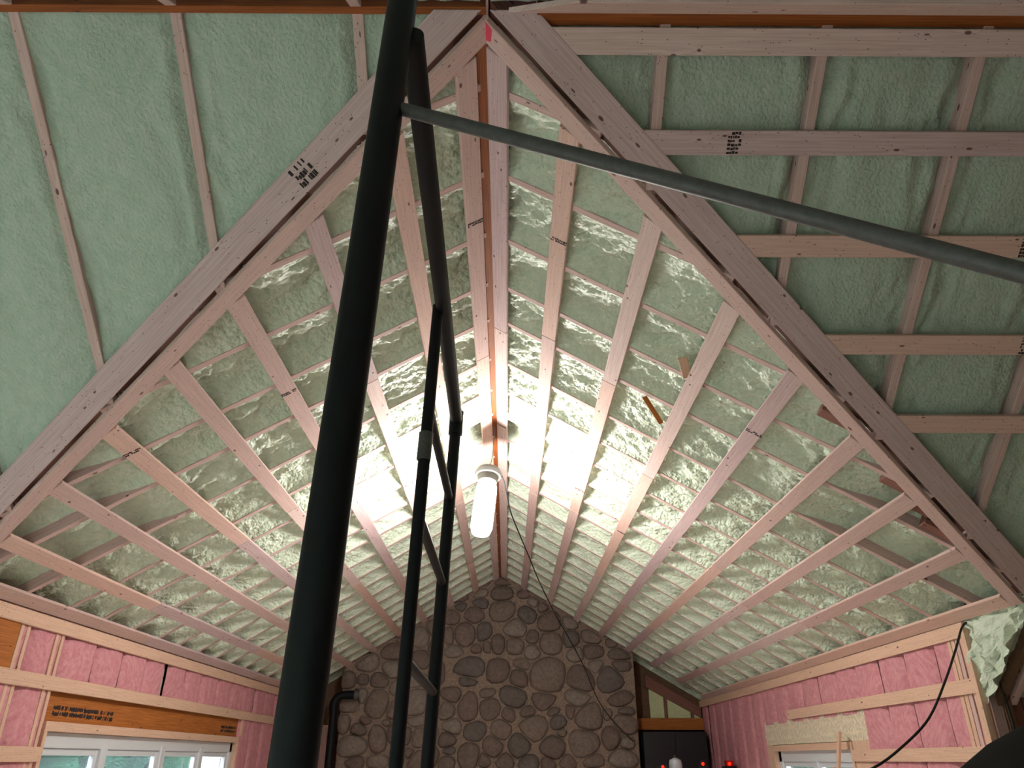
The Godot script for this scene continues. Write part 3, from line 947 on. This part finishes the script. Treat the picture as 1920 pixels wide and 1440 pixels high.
	for x in [2.44, 2.84]:
		obj("stud", boxm(w(x - 0.02, 0.56, 12.44), w(x + 0.02, ry.call(x) - 0.12, 12.5)), M.old, wf)
	obj("rake_board", slab([w(2.15, ry.call(2.15) - 0.30, 12.5), w(2.97, ry.call(2.97) - 0.26, 12.5), w(2.97, ry.call(2.97) - 0.12, 12.5), w(2.15, ry.call(2.15) - 0.12, 12.5)], Vector3.BACK, 0.08, Vector3(1, -SL, 0)), M.old, wf)
	obj("panel", boxm(w(-2.98, -EYE, 12.3), w(-2.6, 0.42, 12.34)), M.strap[1], wf)
	obj("panel_cap", boxm(w(-3.0, 0.42, 12.26), w(-2.58, 0.46, 12.38), Vector3.RIGHT), M.tan, wf)
	# walls of the main room, mostly out of the frame
	var wm := thing("wall_far_right", "dark boarded wall of the main room beside the wing's corner", "wall", Vector3.ZERO, "structure")
	obj("sheathing", boxm(w(xw + 0.14, -EYE, ZW + 0.1), w(XE + 0.1, 0.5, ZW + 0.2)), M.sheath, wm)
	var bx := xw + 0.16
	while bx < XE:
		obj("board", boxm(w(bx, -EYE, ZW + 0.06), w(bx + 0.135, 0.4, ZW + 0.1)), M.old, wm)
		bx += 0.14
	# foamed cheek between the wing's eave and the lower main eave
	var ck := func(a: float, b: float, off: float) -> Vector3: return w(xw + 0.03 - off, lerpf(HR - mslope(1) * (b - Z0) - 0.03, 0.86, a), b)
	obj("spray_foam", foam(ck, 0.0, 1.0, 4.36, ZW, 0.05, 0.025, func(_a: float, _b: float) -> bool: return true, func(a: float, b: float) -> float: return -0.09 * absf(noise.get_noise_3d(a * 4.0, b * 6.0, 2.0))), M.foam, wm)
	obj("cheek_board", slab([w(xw + 0.1, 0.82, 4.37), w(xw + 0.1, 0.86, ZW), w(xw + 0.1, 0.3, ZW)], Vector3.RIGHT, 0.04, Vector3.UP), M.sheath, wm)
	var wm2 := thing("wall_far_left", "wall of the main room beyond the wing's other corner", "wall", Vector3.ZERO, "structure")
	obj("sheathing", boxm(w(-XE - 0.1, -EYE, 4.2), w(xl - 0.1, 1.0, 4.35)), M.sheath, wm2)
	var wb := thing("wall_back", "wall of the main room behind with a wide glazed opening", "wall", Vector3.ZERO, "structure")
	for q in [[-XE - 0.1, -4.8, -EYE, 0.6], [0.4, XE + 0.1, -EYE, 0.6], [-4.8, 0.4, -0.02, 0.6], [-4.8, 0.4, -EYE, -1.55]]:
		obj("sheathing", boxm(w(q[0], q[2], ZB - 0.15), w(q[1], q[3], ZB)), M.ply, wb)
	plain_window("window_3", "wide glazed doors in the wall behind", w(-4.8, -1.55, ZB - 0.08), w(0.4, -0.02, ZB - 0.08), Vector3.RIGHT, 5)
	for side in [-1, 1]:
		var we2 := thing("wall_end_left" if side < 0 else "wall_end_right", "gable end wall of the main room " + ("with tall windows" if side < 0 else "without windows"), "wall", Vector3.ZERO, "structure")
		var xx: float = side * XE
		var low := -0.05 if side < 0 else -EYE
		obj("sheathing", slab([w(xx, low, ZB - 0.2), w(xx, low, ZW + 0.3), w(xx, 0.5, ZW + 0.3), w(xx, HR + 0.4, Z0), w(xx, 0.3, ZB - 0.2)], Vector3(side, 0, 0), 0.15, Vector3.UP), M.ply, we2)
		if side < 0:
			for q in [[ZB - 0.2, -0.6, -EYE, low], [4.1, ZW + 0.3, -EYE, low], [-0.6, 4.1, -EYE, -1.5]]:
				obj("sheathing", boxm(w(xx, q[2], q[0]), w(xx - 0.15, q[3], q[1])), M.ply, we2)
	plain_window("window_4", "tall windows in the gable end wall", w(-XE - 0.08, -1.5, -0.6), w(-XE - 0.08, -0.05, 4.1), Vector3.FORWARD, 4)

	# ---- chimney
	build_chimney()
	# ---- scaffold
	var sc := thing("scaffold_frame", "black steel tube scaffold with a thick post and a ladder end frame", "scaffold", w(-0.42, -EYE, 1.5))
	obj("post", tubem([w(-0.433, -EYE + 0.012, 1.5), w(-0.382, 0.0, 1.5), w(-0.318, 2.16, 1.5)], 0.044, 24), M.black, sc)
	obj("base_plate", boxm(w(-0.51, -EYE, 1.42), w(-0.36, -EYE + 0.012, 1.58)), M.black, sc)
	obj("top_rail", tubem([w(-0.285, 1.9, 1.5), w(-0.302, 1.79, 4.06)], 0.036, 20), M.black, sc)
	obj("upright", tubem([w(-0.435, -EYE + 0.012, 2.89), w(-0.381, 0.0, 2.89), w(-0.318, 1.85, 2.89)], 0.0255, 18), M.black, sc)
	obj("upright", tubem([w(-0.44, -EYE + 0.012, 4.04), w(-0.381, 0.0, 4.04), w(-0.302, 1.82, 4.04)], 0.033, 18), M.black, sc)
	for z in [2.89, 4.04]:
		obj("base_plate", boxm(w(-0.51, -EYE, z - 0.07), w(-0.36, -EYE + 0.012, z + 0.07)), M.black, sc)
	for y in [1.33, 0.86, 0.32, -0.3, -0.9]:
		obj("rung", tubem([w(-0.381 + y * 0.035, y, 2.89), w(-0.381 + y * 0.042, y - 0.02, 4.04)], 0.021, 14), M.black, sc)
	obj("coupler", tubem([w(-0.302, 1.845, 4.04), w(-0.306, 1.70, 4.04)], 0.041, 18), M.black, sc)
	obj("coupler", tubem([w(-0.345, 1.10, 2.885), w(-0.340, 1.22, 2.885)], 0.03, 12), M.grey_steel, sc)
	obj("cross_brace", tubem([w(-0.29, 1.60, 1.5), w(0.89, 0.76, 1.07), w(1.52, 0.312, 0.84)], 0.0185, 20), M.grey_steel, sc)
	obj("post", tubem([w(1.54, -EYE + 0.012, 0.86), w(1.58, 0.75, 0.86)], 0.044, 20), M.black, sc)
	obj("base_plate", boxm(w(1.46, -EYE, 0.78), w(1.62, -EYE + 0.012, 0.94)), M.black, sc)

	# ---- work lamp hung from the ridge
	var la := thing("work_lamp", "bright white tubular work lamp hanging below the ridge on its cord", "lamp", w(-0.13, HR, 5.95))
	var tp := w(-0.156, 2.152, 5.92)
	var ax := (w(-0.210, 1.591, 5.78) - tp).normalized()
	var st := new_st()
	tube(st, curve([w(-0.11, HR - 0.02, 5.96), w(-0.115, HR - 0.12, 5.955), w(-0.13, HR - 0.32, 5.945), tp + ax * -0.02], 4), 0.0035, 6)
	obj("hook", st.commit(), M.grey, la)
	st = new_st()
	lathe(st, tp, ax, [Vector2(0.0, -0.035), Vector2(0.06, -0.035), Vector2(0.10, -0.012), Vector2(0.115, 0.02), Vector2(0.105, 0.045), Vector2(0.085, 0.05), Vector2(0.078, 0.105), Vector2(0.0, 0.105)])
	obj("socket", st.commit(), M.grey, la)
	st = new_st()
	lathe(st, tp, ax, [Vector2(0.0, 0.115), Vector2(0.06, 0.115), Vector2(0.084, 0.145), Vector2(0.088, 0.2), Vector2(0.088, 0.53), Vector2(0.072, 0.58), Vector2(0.0, 0.595)])
	var glow := mat(Color(1, 1, 1), 0.4)
	glow.emission_enabled = true
	glow.emission = Color(1.0, 0.97, 0.9)
	glow.emission_energy_multiplier = 1.6
	obj("bulb", st.commit(), glow, la)
	for i in 3:
		var li := OmniLight3D.new()
		li.name = "lamp_light"
		li.light_color = Color(1.0, 0.985, 0.95)
		li.light_energy = 0.62
		li.light_size = 0.07
		li.omni_range = 30.0
		li.omni_attenuation = 2.0
		li.shadow_enabled = true
		la.add_child(li, true)
		li.position = tp + ax * (0.21 + 0.14 * i) - la.position
	st = new_st()
	tube(st, curve([tp + Vector3(0.07, -0.02, 0.0), w(-0.045, 2.118, 5.93), w(0.000, 2.018, 6.15), w(0.039, 1.989, 6.60), w(0.189, 1.900, 7.50), w(0.316, 1.774, 8.10), w(0.449, 1.721, 8.90), w(0.662, 1.564, 9.80), w(1.009, 1.186, 10.70), w(1.262, 0.757, 11.25), w(1.505, 0.485, 11.55), w(1.810, 0.232, 11.80)], 4), 0.0065, 7)
	obj("cord", st.commit(), M.cord, la)

	# ---- loose things
	st = new_st()
	tube(st, curve([w(1.7, -0.15, 4.6), w(2.06, -0.042, 4.7), w(2.292, 0.08, 4.75), w(2.492, 0.222, 4.8), w(2.684, 0.433, 4.88), w(2.839, 0.628, 4.95), w(2.945, 0.768, 5.0), w(2.999, 0.785, 5.0), w(3.053, 0.687, 4.99), w(3.07, 0.526, 4.99), w(3.085, 0.3, 4.98), w(3.09, -0.4, 4.98), w(3.1, -1.74, 4.95)], 5), 0.0075, 8)
	var pc := thing("power_cord", "black cord looped over the end of the pink wall and sagging away", "cord", Vector3.ZERO)
	obj("cable", st.commit(), M.cord, pc)
	var ls := thing("wood_stick", "thin pale wooden stick leaning in the small window", "stick", Vector3.ZERO)
	obj("board", stick(w(2.9, 0.216, 7.16), w(2.6, -EYE + 0.01, 7.5), Vector3.FORWARD, 0.05, 0.02), M.tan, ls)
	for q in [["thin splinter of wood stuck in the foam beside a strap", [0.958, 4.243], [1.098, 4.458], 0.03], ["pointed wood chip caught behind a strap", [1.06, 3.62], [1.12, 3.78], 0.05]]:
		var ch := thing("wood_scrap", q[0], "scrap")
		obj("chip", stick(wing(1, q[1][0], q[1][1], 0.008), wing(1, q[2][0], q[2][1], 0.012), Vector3.RIGHT, q[3], 0.012), M.lvl if q[3] < 0.04 else M.tan, ch)
	# offcuts nailed along the valleys behind the straps
	for q in [[1.80, 3.54], [2.225, 3.88], [2.40, 4.0], [2.53, 4.14]]:
		obj("blocking", slab([wing(1, q[0] - 0.09, q[1] - 0.05, -0.09), wing(1, q[0] + 0.07, q[1] - 0.05, -0.09), wing(1, q[0] + 0.07, q[1] + 0.03, -0.09), wing(1, q[0] - 0.09, q[1] + 0.03, -0.09)], wing_n(1), 0.085, wing(1, 1, 0) - wing(1, 0, 0)), M.old, c2)
	# pink marking paint where the ridges meet
	obj("paint_mark", slab([wing(1, 0.0, Z0 + 0.02, 0.0225), wing(1, 0.035, Z0 + 0.06, 0.0225), wing(1, 0.03, Z0 + 0.115, 0.0225), wing(1, 0.0, Z0 + 0.12, 0.0225)], wing_n(1), 0.0008, Vector3.FORWARD, 0.0), M.pink_paint, c2)
	# worn mill stamps on the boards
	for q in [[1, 0.358, 3.1], [1, 0.05, 5.9], [1, 0.749, 6.4], [1, 1.161, 6.9], [-1, 0.093, 3.15], [-1, 1.185, 3.9], [-1, 1.925, 3.75], [-1, 0.783, 6.2], [1, 1.53, 4.0]]:
		stamp(c2 if q[0] > 0 else c1, wing(q[0], q[1], q[2], 0.0203), wing(q[0], 1, 0) - wing(q[0], 0, 0), wing_n(q[0]), 0.088, 0.036, 2)
	for q in [[1.03, 2.341], [2.55, 3.081], [2.4, 2.697]]:
		stamp(c4, mainp(1, q[0], q[1], 0.0203), Vector3.RIGHT, main_n(1), 0.05, 0.094, 6)
	stamp(c3, mainp(-1, 0.775, 2.43, 0.0225), mainp(-1, 0, Z0) - mainp(-1, DL, valley(-1, DL)), main_n(-1), 0.09, 0.10, 3)

	# ---- things beside the chimney
	var cb := thing("cabinet", "tall charcoal cabinet under the beam beside the stone chimney", "cabinet", w(2.4, -EYE, 12.1))
	obj("body", boxm(w(1.99, -EYE + 0.05, 12.02), w(2.92, 0.36, 12.36), Vector3.UP, 0.01), M.char, cb)
	for q in [[2.0, 2.45], [2.46, 2.91]]:
		var dr := obj("door", boxm(w(q[0], -EYE + 0.12, 12.0), w(q[1], 0.33, 12.02), Vector3.UP, 0.005), M.char, cb)
		obj("handle", tubem([w(2.42 if q[0] < 2.2 else 2.49, -0.6, 11.985), w(2.42 if q[0] < 2.2 else 2.49, -0.35, 11.985)], 0.008, 8), M.grey, dr)
	obj("plinth", boxm(w(2.02, -EYE, 12.06), w(2.9, -EYE + 0.05, 12.34), Vector3.RIGHT), M.black, cb)
	var tb := thing("work_bench", "black work bench against the pink wall before the cabinet", "bench", w(2.45, -EYE, 10.9))
	obj("bench_top", boxm(w(1.95, -0.22, 10.4), w(2.96, -0.17, 11.3), Vector3.RIGHT, 0.004), M.char, tb)
	for q in [[2.0, 10.45], [2.91, 10.45], [2.0, 11.25], [2.91, 11.25]]:
		obj("leg", boxm(w(q[0] - 0.03, -EYE, q[1] - 0.03), w(q[0] + 0.03, -0.22, q[1] + 0.03)), M.char, tb)
	var led := mat(Color(0.9, 0.1, 0.05), 0.4)
	led.emission_enabled = true
	led.emission = Color(1.0, 0.12, 0.05)
	led.emission_energy_multiplier = 1.2
	var ct := ["small black battery charger with a red light next to a white jug", "black battery charger with a red light between jug and tool case", "red and black battery charger with a red light at the bench corner"]
	var cx := [2.0, 2.52, 2.86]
	for i in 3:
		var cg := thing("battery_charger", ct[i], "charger", w(cx[i], -0.17, 10.75), "", "chargers on the black bench")
		obj("case", boxm(w(cx[i] - 0.07, -0.17, 10.68), w(cx[i] + 0.07, -0.075, 10.85), Vector3.UP, 0.012), M.char, cg)
		obj("battery", boxm(w(cx[i] - 0.045, -0.075, 10.70), w(cx[i] + 0.045, -0.01 if i > 0 else -0.06, 10.80), Vector3.UP, 0.01), M.red if i == 2 else M.char, cg)
		obj("led_light", blob(w(cx[i] - 0.01, -0.085 if i == 0 else -0.05, 10.675 if i == 0 else 10.69), Vector3(0.02, 0.02, 0.012), 0.0, 1.0, 6), led, cg)
	var jg := thing("jug", "white plastic jug on the black bench", "jug", w(2.18, -0.17, 10.8))
	st = new_st()
	lathe(st, w(2.18, -0.17, 10.8), Vector3.UP, [Vector2(0, 0), Vector2(0.075, 0.0), Vector2(0.085, 0.02), Vector2(0.085, 0.12), Vector2(0.075, 0.165), Vector2(0.03, 0.185), Vector2(0.03, 0.195), Vector2(0, 0.195)])
	obj("body", st.commit(), M.white, jg)
	obj("cap", tubem([w(2.18, 0.02, 10.8), w(2.18, 0.05, 10.8)], 0.034, 14), M.char, jg)
	var sp := thing("stove_pipe", "black stove pipe with an elbow running into the chimney's edge", "pipe", w(-2.49, -EYE, 11.85))
	obj("pipe", tubem([w(-2.49, -EYE, 11.72), w(-2.49, 0.6, 11.72)], 0.055, 18), M.black, sp)
	obj("elbow", tubem(curve([w(-2.49, 0.58, 11.72), w(-2.49, 0.74, 11.72), w(-2.40, 0.83, 11.73), w(-2.2, 0.84, 11.75)], 5), 0.06, 16), M.black, sp)
	obj("collar", tubem([w(-2.22, 0.84, 11.75), w(-2.16, 0.84, 11.76)], 0.085, 18), M.grey_steel, sp)

	# ---- dark pile in the main room by the corner
	var pl := thing("covered_pile", "tall rounded pile under a dark tarp in the main room", "pile", w(1.95, -EYE, 2.2))
	var seg := 40
	st = new_st()
	st.set_smooth_group(0)
	var prof := [[0.02, 0.20], [0.2, 0.19], [0.4, 0.13], [0.58, 0.04], [0.70, -0.05], [0.8, -0.16], [0.85, -0.5], [0.88, -1.1], [0.95, -EYE + 0.005]]
	for i in range(prof.size() - 1):
		for j in seg:
			var v4 := []
			for e in [[i, j], [i, j + 1], [i + 1, j + 1], [i + 1, j]]:
				var a: float = TAU * (int(e[1]) % seg) / seg
				var rr: float = prof[e[0]][0] * (1.0 + 0.05 * sin(a * 9.0 + e[0] * 0.4) * clampf((e[0] - 3) * 0.3, 0.0, 1.0))
				v4.append(w(1.95 + rr * cos(a), prof[e[0]][1], 2.2 + rr * sin(a)))
			var rf: Vector3 = (v4[0] + v4[2]) * 0.5 - w(1.95, -0.6, 2.2)
			plain_tri(st, v4[0], v4[1], v4[2], rf)
			plain_tri(st, v4[0], v4[2], v4[3], rf)
	st.generate_normals()
	obj("tarp", st.commit(), M.tarp, pl)

	# ---- outside
	var gr := thing("ground", "grass outside the house", "ground", Vector3.ZERO, "structure")
	obj("lawn", boxm(Vector3(-40, -0.6, -40), Vector3(40, -0.4, 30), Vector3.RIGHT), M.grass, gr)
	var tl := [[-6.2, 9.5, 6.0, 1.9, "leafy tree close outside the long window"], [-8.6, 14.5, 7.0, 2.2, "tall tree beyond the far sash of the long window"], [-13.5, 16.5, 8.0, 2.6, "broad dark tree farther behind the long window"], [-11.5, 23.5, 9.0, 2.8, "large tree at the wood's edge past the long window"], [-5.0, 21.0, 9.0, 2.4, "tree standing behind the gable end"]]
	for i in tl.size():
		build_tree(tl[i][0], tl[i][1], tl[i][2], tl[i][3], tl[i][4], i)
	var tr3 := [[5.6, 12.6, 6.0, 1.8, "leafy tree close outside the small window"], [8.0, 17.5, 8.0, 2.2, "tall tree beyond the small window"], [13.0, 22.5, 9.0, 2.8, "broad tree farther behind the small window"]]
	for i in tr3.size():
		build_tree(tr3[i][0], tr3[i][1], tr3[i][2], tr3[i][3], tr3[i][4], i + 1)
